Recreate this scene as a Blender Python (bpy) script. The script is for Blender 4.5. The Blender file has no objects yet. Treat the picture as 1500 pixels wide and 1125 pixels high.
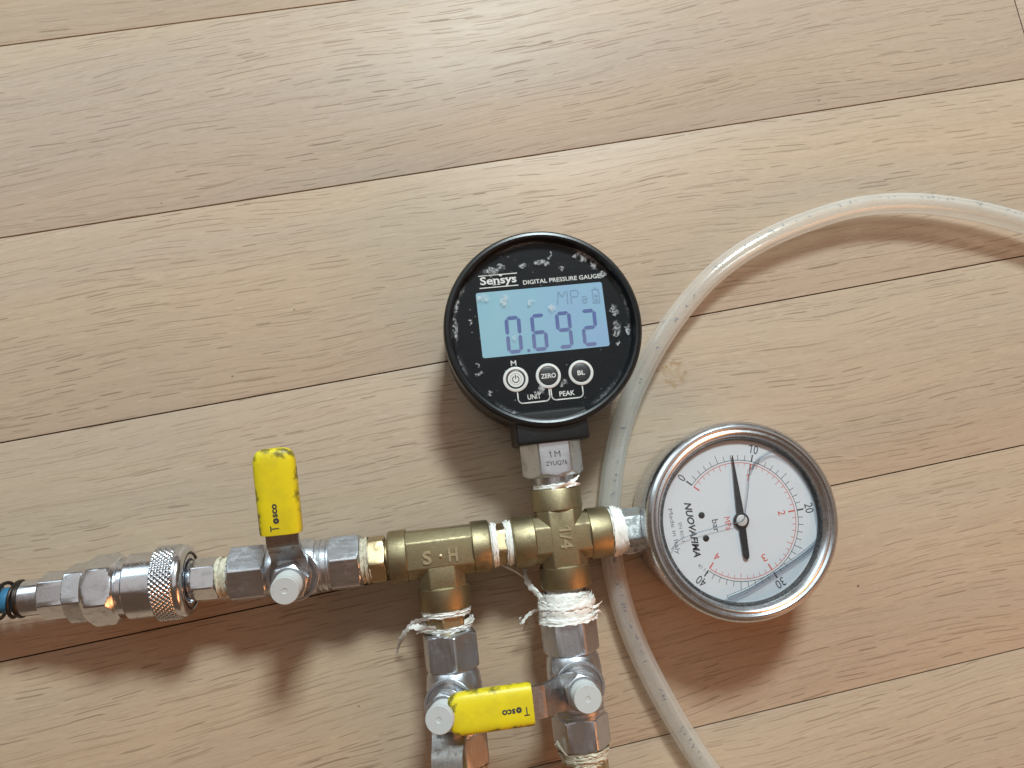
import bpy, bmesh, math, random
from mathutils import Matrix, Vector, noise

# ------------------------------------------------------------------ camera, world, lights, exposure
SC = bpy.context.scene
COL = SC.collection
MM = 0.001
R = math.radians

cam_d = bpy.data.cameras.new('camera')
cam = bpy.data.objects.new('camera', cam_d)
COL.objects.link(cam)
cam.matrix_world = Matrix(((0.9964136, -0.0109424, -0.0839062, 0.0),
                           (0.0, 0.9916032, -0.1293179, 0.0),
                           (0.0846167, 0.1288541, 0.9880469, 0.288656),
                           (0, 0, 0, 1)))
cam_d.sensor_width = 36.0
cam_d.lens = 36.0 * 1127.0 / 1500.0
cam_d.clip_start = 0.01
cam_d.clip_end = 50.0
SC.camera = cam

w = bpy.data.worlds.new('World')
SC.world = w
w.use_nodes = True
wn = w.node_tree
bg = wn.nodes['Background']
bg.inputs['Color'].default_value = (1.0, 0.62, 0.40, 1)
bg.inputs['Strength'].default_value = 0.11


def area(name, loc, target, size, energy, col, size_y=None):
    d = bpy.data.lights.new(name, 'AREA')
    d.energy = energy
    d.color = col
    d.size = size
    if size_y:
        d.shape = 'RECTANGLE'
        d.size_y = size_y
    o = bpy.data.objects.new(name, d)
    COL.objects.link(o)
    o.location = loc
    v = Vector(target) - Vector(loc)
    o.rotation_euler = v.to_track_quat('-Z', 'Y').to_euler()
    return o


area('ceiling_lamp', (0.16, 1.07, 1.06), (0.04, 0.03, 0.0), 0.29, 26.0, (0.82, 0.97, 1.0), 0.22)
area('window_light', (-1.35, 1.25, 1.05), (0.0, 0.05, 0.0), 1.2, 10.0, (0.78, 0.94, 1.0), 1.0)
area('overhead_fill', (-0.1, 0.55, 2.00), (0.0, 0.1, 0.0), 2.2, 6.0, (0.98, 0.96, 0.94), 1.8)  # dim overhead fill panel, added like ceiling bounce to brighten the chrome
area('warm_lamp', (1.25, -0.95, 0.80), (0.05, 0.0, 0.0), 0.9, 9.5, (1.0, 0.38, 0.14), 0.7)

SC.view_settings.view_transform = 'Standard'
SC.view_settings.look = 'None'
SC.view_settings.exposure = 0.0
SC.view_settings.gamma = 1.0
SC.view_settings.use_curve_mapping = False
SC.cycles.max_bounces = 6
SC.cycles.diffuse_bounces = 3
SC.cycles.transparent_max_bounces = 12


# ------------------------------------------------------------------ material helpers
class NT:
    def __init__(self, name):
        self.m = bpy.data.materials.new(name)
        self.m.use_nodes = True
        self.t = self.m.node_tree
        self.t.nodes.clear()
        self.out = self.t.nodes.new('ShaderNodeOutputMaterial')

    def n(self, typ, **kw):
        nd = self.t.nodes.new(typ)
        for k, v in kw.items():
            setattr(nd, k, v)
        return nd

    def l(self, a, b):
        self.t.links.new(a, b)

    def put(self, sock, v):
        if isinstance(v, bpy.types.NodeSocket):
            self.l(v, sock)
        elif v is not None:
            if hasattr(sock.default_value, '__len__') and len(sock.default_value) == 4 and len(v) == 3:
                v = (*v, 1)
            sock.default_value = v

    def math(self, op, a, b=None, c=None, clamp=False):
        nd = self.n('ShaderNodeMath', operation=op, use_clamp=clamp)
        for i, v in enumerate((a, b, c)):
            if v is not None:
                self.put(nd.inputs[i], v)
        return nd.outputs[0]

    def vmath(self, op, a, b=None):
        nd = self.n('ShaderNodeVectorMath', operation=op)
        self.put(nd.inputs[0], a)
        if b is not None:
            self.put(nd.inputs[1], b)
        return nd.outputs['Vector'] if op not in ('LENGTH', 'DISTANCE') else nd.outputs['Value']

    def noise(self, vec, scale=1.0, detail=2.0, rough=0.5, dist=0.0):
        nd = self.n('ShaderNodeTexNoise')
        self.put(nd.inputs['Vector'], vec)
        nd.inputs['Scale'].default_value = scale
        nd.inputs['Detail'].default_value = detail
        nd.inputs['Roughness'].default_value = rough
        nd.inputs['Distortion'].default_value = dist
        return nd.outputs['Fac']

    def ramp(self, fac, a, b, lo=0.0, hi=1.0):
        nd = self.n('ShaderNodeMapRange', interpolation_type='SMOOTHSTEP')
        self.put(nd.inputs['Value'], fac)
        nd.inputs['From Min'].default_value = a
        nd.inputs['From Max'].default_value = b
        nd.inputs['To Min'].default_value = lo
        nd.inputs['To Max'].default_value = hi
        return nd.outputs['Result']

    def mix(self, fac, a, b, mode='MIX'):
        nd = self.n('ShaderNodeMix', data_type='RGBA', blend_type=mode)
        self.put(nd.inputs[0], fac)
        self.put(nd.inputs[6], a)
        self.put(nd.inputs[7], b)
        return nd.outputs[2]

    def coord(self, kind='Object', scale=1000.0):
        tc = self.n('ShaderNodeTexCoord')
        return self.vmath('MULTIPLY', tc.outputs[kind], (scale, scale, scale))

    def bump(self, h, strength=0.3, dist=0.0002):
        nd = self.n('ShaderNodeBump')
        nd.inputs['Strength'].default_value = strength
        nd.inputs['Distance'].default_value = dist
        self.put(nd.inputs['Height'], h)
        return nd.outputs['Normal']

    def principled(self, color, metallic=0.0, rough=0.5, normal=None, **kw):
        nd = self.n('ShaderNodeBsdfPrincipled')
        self.put(nd.inputs['Base Color'], color)
        self.put(nd.inputs['Metallic'], metallic)
        self.put(nd.inputs['Roughness'], rough)
        if normal is not None:
            self.l(normal, nd.inputs['Normal'])
        for k, v in kw.items():
            self.put(nd.inputs[k.replace('_', ' ')], v)
        return nd.outputs[0]

    def schlick(self, k=1.0, f0=0.04):
        lw = self.n('ShaderNodeLayerWeight')
        lw.inputs['Blend'].default_value = 0.5
        p = self.math('POWER', lw.outputs['Facing'], 5.0)
        return self.math('MULTIPLY', self.math('ADD', f0, self.math('MULTIPLY', p, 1 - f0)), k, clamp=True)

    def surf(self, s):
        self.l(s, self.out.inputs['Surface'])
        return self.m


M = {}


def metal(name, base, dirt, rough, r_var=0.12, dirt_amt=0.5, bump=0.1, bscale=2.2, dscale=0.25, lo=0.5, hi=0.72):
    t = NT(name)
    c = t.coord()
    d = t.noise(c, dscale, 5, 0.65)
    dm = t.ramp(d, lo, hi, 0.0, dirt_amt)
    col = t.mix(dm, base, dirt)
    fine = t.noise(c, bscale, 4, 0.6)
    smear = t.noise(t.vmath('MULTIPLY', c, (0.25, 1.3, 1.3)), 0.7, 3, 0.6)
    rr = t.math('ADD', t.math('MULTIPLY', smear, r_var * 2), rough - r_var)
    rr = t.math('ADD', rr, t.math('MULTIPLY', dm, 0.35), clamp=True)
    nrm = t.bump(fine, bump, 0.0003)
    M[name] = t.surf(t.principled(col, 1.0, rr, nrm))


metal('chrome', (0.72, 0.75, 0.80), (0.30, 0.27, 0.25), 0.20, 0.10, 0.45, 0.035, 1.2)
metal('nickel', (0.64, 0.67, 0.715), (0.26, 0.23, 0.21), 0.34, 0.10, 0.5, 0.16, 2.0)
metal('brass', (0.36, 0.30, 0.18), (0.16, 0.135, 0.085), 0.43, 0.08, 0.65, 0.36, 3.4, 0.14, 0.45, 0.70)
metal('brass_bright', (0.50, 0.395, 0.235), (0.24, 0.19, 0.11), 0.42, 0.10, 0.6, 0.12, 2.0)
metal('brass_edge', (0.66, 0.56, 0.37), (0.24, 0.19, 0.11), 0.40, 0.10, 0.5, 0.2, 2.0)
metal('steel', (0.68, 0.70, 0.73), (0.38, 0.36, 0.34), 0.28, 0.06, 0.30, 0.02, 0.5, 0.16)
metal('lever_steel', (0.46, 0.44, 0.43), (0.20, 0.17, 0.15), 0.36, 0.12, 0.8, 0.12, 1.2, 0.30, 0.45, 0.66)
metal('zinc', (0.58, 0.60, 0.60), (0.30, 0.31, 0.30), 0.5, 0.08, 0.7, 0.3, 1.2, 0.4, 0.42, 0.6)


def plain(name, base, rough=0.5, dirt=None, amt=0.5, dscale=0.2, bump=0.0, bscale=1.0, lo=0.55, hi=0.75, **kw):
    t = NT(name)
    c = t.coord()
    col = base
    if dirt:
        col = t.mix(t.ramp(t.noise(c, dscale, 5, 0.65), lo, hi, 0, amt), base, dirt)
    nrm = t.bump(t.noise(c, bscale, 4, 0.6), bump, 0.0004) if bump else None
    M[name] = t.surf(t.principled(col, 0.0, rough, nrm, **kw))


plain('black_plastic', (0.009, 0.010, 0.011), 0.32, (0.03, 0.032, 0.034), 0.5, 0.35, 0.05, 1.5)
plain('face_black', (0.0045, 0.006, 0.008), 0.5, Specular_IOR_Level=0.1)
plain('print_white', (0.62, 0.62, 0.60), 0.6)
plain('button_black', (0.018, 0.019, 0.022), 0.4)
plain('print_black', (0.035, 0.035, 0.04), 0.6)
plain('print_grey', (0.16, 0.16, 0.17), 0.6)
plain('print_red', (0.55, 0.10, 0.08), 0.6)
plain('hex_print', (0.05, 0.035, 0.04), 0.6)
plain('dial_white', (0.58, 0.585, 0.61), 0.6, (0.52, 0.53, 0.56), 0.7, 0.06)
plain('needle_black', (0.02, 0.02, 0.023), 0.45, (0.12, 0.12, 0.12), 0.5, 0.8)
plain('hub_grey', (0.50, 0.48, 0.47), 0.35)
plain('dark_gasket', (0.035, 0.036, 0.04), 0.45, (0.16, 0.15, 0.14), 0.7, 1.4, 0.2, 1.5, 0.45, 0.65)
plain('cap_white', (0.50, 0.51, 0.50), 0.42, (0.36, 0.35, 0.32), 0.7, 0.3, 0.08, 1.2)
plain('tape_white', (0.84, 0.82, 0.77), 0.55, (0.60, 0.55, 0.46), 0.6, 0.4, 0.25, 1.6, 0.5, 0.72)
plain('tape_old', (0.62, 0.57, 0.44), 0.6, (0.34, 0.29, 0.19), 0.8, 0.5, 0.3, 1.6, 0.42, 0.68)
plain('blue_hose', (0.04, 0.17, 0.30), 0.4)
plain('dark_spring', (0.05, 0.04, 0.032), 0.4, Metallic=0.8)
plain('gap_dark', (0.03, 0.018, 0.010), 0.9)
plain('lcd_faint', (0.12, 0.20, 0.28), 0.6, Emission_Color=(0.1, 0.2, 0.3, 1), Emission_Strength=0.2)

# worn yellow vinyl grip
t = NT('yellow_vinyl')
c = t.coord()
sx = t.n('ShaderNodeSeparateXYZ')
t.l(c, sx.inputs[0])
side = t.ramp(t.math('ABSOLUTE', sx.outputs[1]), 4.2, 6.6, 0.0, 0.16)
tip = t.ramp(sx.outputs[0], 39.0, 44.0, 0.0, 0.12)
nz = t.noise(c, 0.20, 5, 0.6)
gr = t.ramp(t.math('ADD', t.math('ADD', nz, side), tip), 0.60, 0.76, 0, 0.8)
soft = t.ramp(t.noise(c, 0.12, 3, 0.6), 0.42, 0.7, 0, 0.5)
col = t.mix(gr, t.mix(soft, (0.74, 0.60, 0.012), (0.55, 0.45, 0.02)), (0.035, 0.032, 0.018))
M['yellow'] = t.surf(t.principled(col, 0, 0.42, t.bump(t.noise(c, 0.9, 3), 0.10, 0.0004)))

# LCD screen (backlit)
t = NT('lcd')
c = t.coord()
sx = t.n('ShaderNodeSeparateXYZ')
t.l(c, sx.inputs[0])
col = t.mix(t.ramp(sx.outputs[0], -23, 21), (0.17, 0.31, 0.37), (0.16, 0.27, 0.40))
col = t.mix(t.ramp(t.noise(c, 0.09, 3), 0.4, 0.65, 0, 0.5), col, (0.15, 0.30, 0.37))
M['lcd'] = t.surf(t.principled(col, 0, 0.55, None, Emission_Color=col, Emission_Strength=0.30))


t = NT('lcd_digit')
c = t.coord()
sx = t.n('ShaderNodeSeparateXYZ')
t.l(c, sx.inputs[0])
col = t.mix(t.ramp(t.math('ADD', sx.outputs[1], t.math('MULTIPLY', t.noise(c, 0.25, 2), 8.0)), 67, 80), (0.090, 0.110, 0.225), (0.048, 0.075, 0.205))
M['lcd_digit'] = t.surf(t.principled(col, 0, 0.55, None, Emission_Color=col, Emission_Strength=0.3))


def thin_glass(name, tint=(1, 1, 1), rough=0.02, refl=1.0):
    t = NT(name)
    tr = t.n('ShaderNodeBsdfTransparent')
    tr.inputs[0].default_value = (*tint, 1)
    gl = t.n('ShaderNodeBsdfGlossy')
    gl.inputs['Roughness'].default_value = rough
    mx = t.n('ShaderNodeMixShader')
    t.l(t.schlick(refl), mx.inputs[0])
    t.l(tr.outputs[0], mx.inputs[1])
    t.l(gl.outputs[0], mx.inputs[2])
    M[name] = t.surf(mx.outputs[0])
    return t, mx


thin_glass('gauge_glass', (0.97, 0.98, 0.98), 0.03, 0.9)
thin_glass('meniscus', (0.66, 0.71, 0.75), 0.30, 1.0)
thin_glass('film', (0.93, 0.96, 0.985), 0.15, 0.8)

# scuffed clear lens over the digital gauge face: transparent, with whitish scuffs where it was knocked
t = NT('scuffed_lens')
c = t.coord()
scuffs = [(-16.1, 94.1, 3.4, 1.6), (-12.8, 95.4, 1.5, 1.2), (-5.0, 95.3, 1.6, 1.2), (1.7, 95.6, 3.6, 0.9),
          (8.6, 92.9, 0.9, 1.2), (5.0, 97.8, 0.8, 0.7), (14.6, 97.6, 1.2, 1.4), (17.0, 96.0, 1.4, 1.8), (20.0, 92.7, 1.6, 1.6),
          (22.6, 89.4, 1.5, 1.4), (-20.3, 84.8, 2.4, 1.8), (-13.0, 83.7, 2.2, 2.0), (25.1, 76.2, 1.3, 2.4),
          (25.3, 69.6, 1.6, 2.8), (25.1, 64.0, 1.0, 1.4), (29.0, 69.0, 0.9, 2.2), (-25.6, 77.1, 0.7, 0.6),
          (-24.7, 61.6, 0.8, 0.7), (-24.3, 58.7, 1.3, 1.3), (-31.0, 75.0, 0.8, 5.5), (-22.0, 51.2, 0.9, 0.8),
          (-14.3, 43.4, 2.2, 1.2), (-3.7, 82.4, 0.9, 1.1), (3.2, 79.2, 1.5, 1.3), (-28.5, 88.5, 2.0, 0.9), (-30.0, 83.0, 1.2, 2.2),
          (-4.0, 50.8, 2.0, 1.6), (4.2, 53.0, 1.2, 2.0), (-18.0, 41.5, 3.2, 0.9), (12.6, 41.2, 3.4, 1.0), (-11.0, 70.0, 1.0, 1.0)]
nz = t.noise(c, 1.1, 6, 0.8)
nz2 = t.noise(c, 0.28, 3, 0.6)
acc = None
wn_ = t.n('ShaderNodeTexNoise')
t.l(c, wn_.inputs['Vector'])
wn_.inputs['Scale'].default_value = 0.55
wn_.inputs['Detail'].default_value = 3
warp = t.vmath('ADD', c, t.vmath('MULTIPLY', t.vmath('SUBTRACT', wn_.outputs['Color'], (0.5, 0.5, 0.5)), (5.0, 5.0, 0)))
for (x, y, rx, ry) in scuffs:
    v = t.vmath('MULTIPLY', t.vmath('SUBTRACT', warp, (x, y, 27.9)), (0.78 / rx, 0.78 / ry, 0.0))
    s = t.ramp(t.vmath('LENGTH', v), 0.2, 1.15, 1.0, 0.0)
    acc = s if acc is None else t.math('MAXIMUM', acc, s)
blob = t.math('MULTIPLY', t.ramp(t.math('MULTIPLY', acc, t.math('ADD', nz2, 0.35)), 0.25, 0.70, 0, 0.62), t.ramp(nz, 0.40, 0.60, 0.08, 1.0))
rim = t.ramp(t.vmath('LENGTH', t.vmath('MULTIPLY', t.vmath('SUBTRACT', c, (-0.6, 72.0, 27.9)), (1, 1, 0))), 29.8, 31.6)
rimd = t.math('MULTIPLY', rim, t.math('MULTIPLY', t.ramp(t.noise(c, 0.07, 2), 0.45, 0.65, 0, 0.45), t.ramp(nz, 0.40, 0.60)))
speck = t.ramp(t.noise(c, 1.25, 2, 0.5), 0.735, 0.775, 0, 0.7)
haze = t.ramp(nz2, 0.35, 0.75, 0.0, 0.003)
mask = t.math('MAXIMUM', t.math('MAXIMUM', blob, rimd), t.math('MAXIMUM', speck, haze))
tr = t.n('ShaderNodeBsdfTransparent')
gl = t.n('ShaderNodeBsdfGlossy')
gl.inputs['Roughness'].default_value = 0.10
mx = t.n('ShaderNodeMixShader')
t.l(t.schlick(0.4), mx.inputs[0])
t.l(tr.outputs[0], mx.inputs[1])
t.l(gl.outputs[0], mx.inputs[2])
df = t.n('ShaderNodeBsdfDiffuse')
df.inputs[0].default_value = (0.62, 0.63, 0.64, 1)
mx2 = t.n('ShaderNodeMixShader')
t.l(mask, mx2.inputs[0])
t.l(mx.outputs[0], mx2.inputs[1])
t.l(df.outputs[0], mx2.inputs[2])
M['scuffed_lens'] = t.surf(mx2.outputs[0])

# translucent milky hose
t = NT('clear_hose')
c = t.coord()
tr = t.n('ShaderNodeBsdfTransparent')
tr.inputs[0].default_value = (0.99, 0.98, 0.96, 1)
df = t.n('ShaderNodeBsdfDiffuse')
df.inputs[0].default_value = (0.94, 0.95, 0.92, 1)
tl = t.n('ShaderNodeBsdfTranslucent')
tl.inputs[0].default_value = (0.94, 0.95, 0.92, 1)
m0 = t.n('ShaderNodeMixShader')
m0.inputs[0].default_value = 0.5
t.l(df.outputs[0], m0.inputs[1])
t.l(tl.outputs[0], m0.inputs[2])
lw = t.n('ShaderNodeLayerWeight')
lw.inputs['Blend'].default_value = 0.35
op = t.math('ADD', t.math('MULTIPLY', lw.outputs['Facing'], 0.50), t.ramp(t.noise(c, 0.05, 3), 0.3, 0.7, 0.16, 0.24))
m1 = t.n('ShaderNodeMixShader')
t.l(op, m1.inputs[0])
t.l(tr.outputs[0], m1.inputs[1])
t.l(m0.outputs[0], m1.inputs[2])
gl = t.n('ShaderNodeBsdfGlossy')
gl.inputs['Roughness'].default_value = 0.16
m2 = t.n('ShaderNodeMixShader')
t.l(t.schlick(1.1), m2.inputs[0])
t.l(m1.outputs[0], m2.inputs[1])
t.l(gl.outputs[0], m2.inputs[2])
M['hose'] = t.surf(m2.outputs[0])


SPECKS = [(-57.5, 65.0, 0.35), (-79.0, 39.5, 0.35), (152.0, 157.5, 0.4), (157.0, -38.5, 0.5), (-30.0, -78.0, 0.35), (-108.0, 105.0, 0.3)]
# oak flooring: grain runs along each plank's own x axis
def oak():
    t = NT('oak')
    tc = t.n('ShaderNodeTexCoord')
    oi = t.n('ShaderNodeObjectInfo')
    rnd = oi.outputs['Random']
    v = t.vmath('MULTIPLY', tc.outputs['Object'], (1000, 1000, 1000))
    vr = t.n('ShaderNodeVectorRotate', rotation_type='Z_AXIS')
    t.l(v, vr.inputs['Vector'])
    t.l(t.math('MULTIPLY', t.math('SUBTRACT', rnd, 0.75), 0.07), vr.inputs['Angle'])
    cb = t.n('ShaderNodeCombineXYZ')
    t.l(t.math('MULTIPLY', rnd, 3137.0), cb.inputs[0])
    t.l(t.math('MULTIPLY', rnd, 911.0), cb.inputs[1])
    t.l(t.math('MULTIPLY', rnd, 57.0), cb.inputs[2])
    v = t.vmath('ADD', vr.outputs[0], cb.outputs[0])
    wv = t.noise(t.vmath('MULTIPLY', v, (0.006, 0.018, 1)), 1.0, 2, 0.5)
    cw = t.n('ShaderNodeCombineXYZ')
    t.l(t.math('MULTIPLY', t.math('SUBTRACT', wv, 0.5), 20.0), cw.inputs[1])
    v = t.vmath('ADD', v, cw.outputs[0])
    n_broad = t.noise(t.vmath('MULTIPLY', v, (0.004, 0.045, 1)), 1.0, 2, 0.55)
    n_mid = t.noise(t.vmath('MULTIPLY', v, (0.012, 0.36, 1)), 1.0, 3, 0.55)

    wob = t.noise(t.vmath('MULTIPLY', v, (0.05, 0.30, 1)), 1.0, 1, 0.5)

    def dashes(cx, cy, hl, hw, seed, keep):
        # one thin dash per elongated cell, random length, strength and place
        vv = t.vmath('ADD', t.vmath('MULTIPLY', v, (1.0 / cx, 1.0 / cy, 0.0)), (seed, seed * 1.7, 0))
        cwb = t.n('ShaderNodeCombineXYZ')
        t.l(t.math('MULTIPLY', t.math('SUBTRACT', wob, 0.5), 1.6 / cy), cwb.inputs[1])
        vv = t.vmath('ADD', vv, cwb.outputs[0])
        vo = t.n('ShaderNodeTexVoronoi', voronoi_dimensions='2D', feature='F1')
        vo.inputs['Scale'].default_value = 1.0
        vo.inputs['Randomness'].default_value = 0.95
        t.l(vv, vo.inputs['Vector'])
        dl_ = t.n('ShaderNodeSeparateXYZ')
        t.l(t.vmath('SUBTRACT', vv, vo.outputs['Position']), dl_.inputs[0])
        cs = t.n('ShaderNodeSeparateColor')
        t.l(vo.outputs['Color'], cs.inputs[0])
        dx = t.math('MULTIPLY', t.math('ABSOLUTE', dl_.outputs[0]), cx / hl)
        dx = t.math('DIVIDE', dx, t.math('ADD', 0.35, t.math('MULTIPLY', cs.outputs[0], 0.9)))
        dy = t.math('MULTIPLY', t.math('ABSOLUTE', dl_.outputs[1]), cy / hw)
        dy = t.math('DIVIDE', dy, t.math('ADD', 0.5, t.math('MULTIPLY', cs.outputs[2], 0.8)))
        m = t.math('MULTIPLY', t.ramp(dx, 0.55, 1.0, 1, 0), t.ramp(dy, 0.35, 1.25, 1, 0))
        return t.math('MULTIPLY', m, t.ramp(cs.outputs[1], 1 - keep, 1.0, 0.15, 1.0))
    d_main = dashes(15.0, 1.85, 8.5, 0.23, 3.1, 0.85)
    n_pore = t.math('MAXIMUM', d_main, t.math('MULTIPLY', dashes(30.0, 2.8, 19.0, 0.22, 41.3, 0.75), 0.85))
    n_pore2 = dashes(6.0, 1.0, 3.0, 0.17, 17.7, 0.9)
    n_fl = dashes(7.0, 1.9, 3.0, 0.30, 77.7, 0.6)
    n_dens = t.noise(t.vmath('MULTIPLY', v, (0.010, 0.085, 1)), 1.0, 2, 0.6)
    n_fine = t.noise(t.vmath('MULTIPLY', v, (0.30, 4.2, 1)), 1.0, 2, 0.6)
    dens = t.ramp(n_dens, 0.30, 0.62)
    pore = t.math('MULTIPLY', n_pore, t.math('ADD', t.math('MULTIPLY', dens, 0.50), 0.50))
    pore2 = t.math('MULTIPLY', n_pore2, t.math('ADD', t.math('MULTIPLY', dens, 0.35), 0.25))
    base = t.mix(t.ramp(n_broad, 0.3, 0.7), (0.452, 0.338, 0.240), (0.412, 0.320, 0.243))
    base = t.mix(t.ramp(n_mid, 0.35, 0.70, 0, 0.30), base, (0.345, 0.255, 0.175))
    base = t.mix(t.ramp(n_fine, 0.3, 0.75, 0, 0.28), base, (0.50, 0.40, 0.29))
    base = t.mix(t.math('MULTIPLY', n_fl, 0.20), base, (0.60, 0.50, 0.39))
    base = t.mix(t.math('MULTIPLY', pore, 0.66), base, (0.165, 0.108, 0.070))
    base = t.mix(t.math('MULTIPLY', pore2, 0.38), base, (0.19, 0.128, 0.085))
    hv = t.n('ShaderNodeHueSaturation')
    t.l(base, hv.inputs['Color'])
    t.put(hv.inputs['Value'], t.ramp(t.math('FRACT', t.math('MULTIPLY', rnd, 17.31)), 0, 1, 0.98, 1.04))
    t.put(hv.inputs['Saturation'], t.ramp(t.math('FRACT', t.math('MULTIPLY', rnd, 7.77)), 0, 1, 0.95, 1.02))
    col = t.mix(1.0, hv.outputs['Color'], oi.outputs['Color'], 'MULTIPLY')
    # old water-ring stain on one plank
    geo = t.n('ShaderNodeNewGeometry')
    p = t.vmath('MULTIPLY', geo.outputs['Position'], (1000, 1000, 1000))
    pw = t.math('MULTIPLY', t.math('SUBTRACT', t.noise(p, 0.35, 3), 0.5), 4.5)
    dd = t.math('ADD', t.vmath('LENGTH', t.vmath('SUBTRACT', p, (87.6, 42.6, 0))), pw)
    ring = t.math('MULTIPLY', t.ramp(dd, 2.6, 4.2), t.ramp(dd, 4.4, 5.6, 1, 0))
    core = t.ramp(dd, 2.0, 5.0, 0.28, 0)
    st = t.math('MULTIPLY', t.math('ADD', t.math('MULTIPLY', ring, 0.55), core), t.ramp(t.noise(p, 0.5, 3), 0.35, 0.62))
    col = t.mix(st, col, (0.27, 0.155, 0.055))
    for (sx_, sy_, sr) in SPECKS:
        sp = t.ramp(t.vmath('LENGTH', t.vmath('SUBTRACT', p, (sx_, sy_, 0))), sr * 0.5, sr * 1.4, 0.75, 0)
        col = t.mix(sp, col, (0.09, 0.06, 0.045))
    h = t.math('SUBTRACT', t.math('MULTIPLY', n_fine, 0.22), d_main)
    rough = t.math('ADD', t.math('MULTIPLY', n_mid, 0.12), t.math('ADD', 0.36, t.math('MULTIPLY', pore, 0.2)))
    M['oak'] = t.surf(t.principled(col, 0, rough, t.bump(h, 0.35, 0.00012), Specular_IOR_Level=0.19))


oak()


# ------------------------------------------------------------------ mesh helpers (all lengths in mm)
def T(x=0, y=0, z=0):
    return Matrix.Translation((x, y, z))


def RX(a): return Matrix.Rotation(R(a), 4, 'X')
def RY(a): return Matrix.Rotation(R(a), 4, 'Y')
def RZ(a): return Matrix.Rotation(R(a), 4, 'Z')


I4 = Matrix.Identity(4)
AX_Y = RZ(90)       # local x axis -> +y
AX_NY = RZ(-90)     # local x axis -> -y
AX_Z = RY(-90)      # local x axis -> +z


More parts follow.
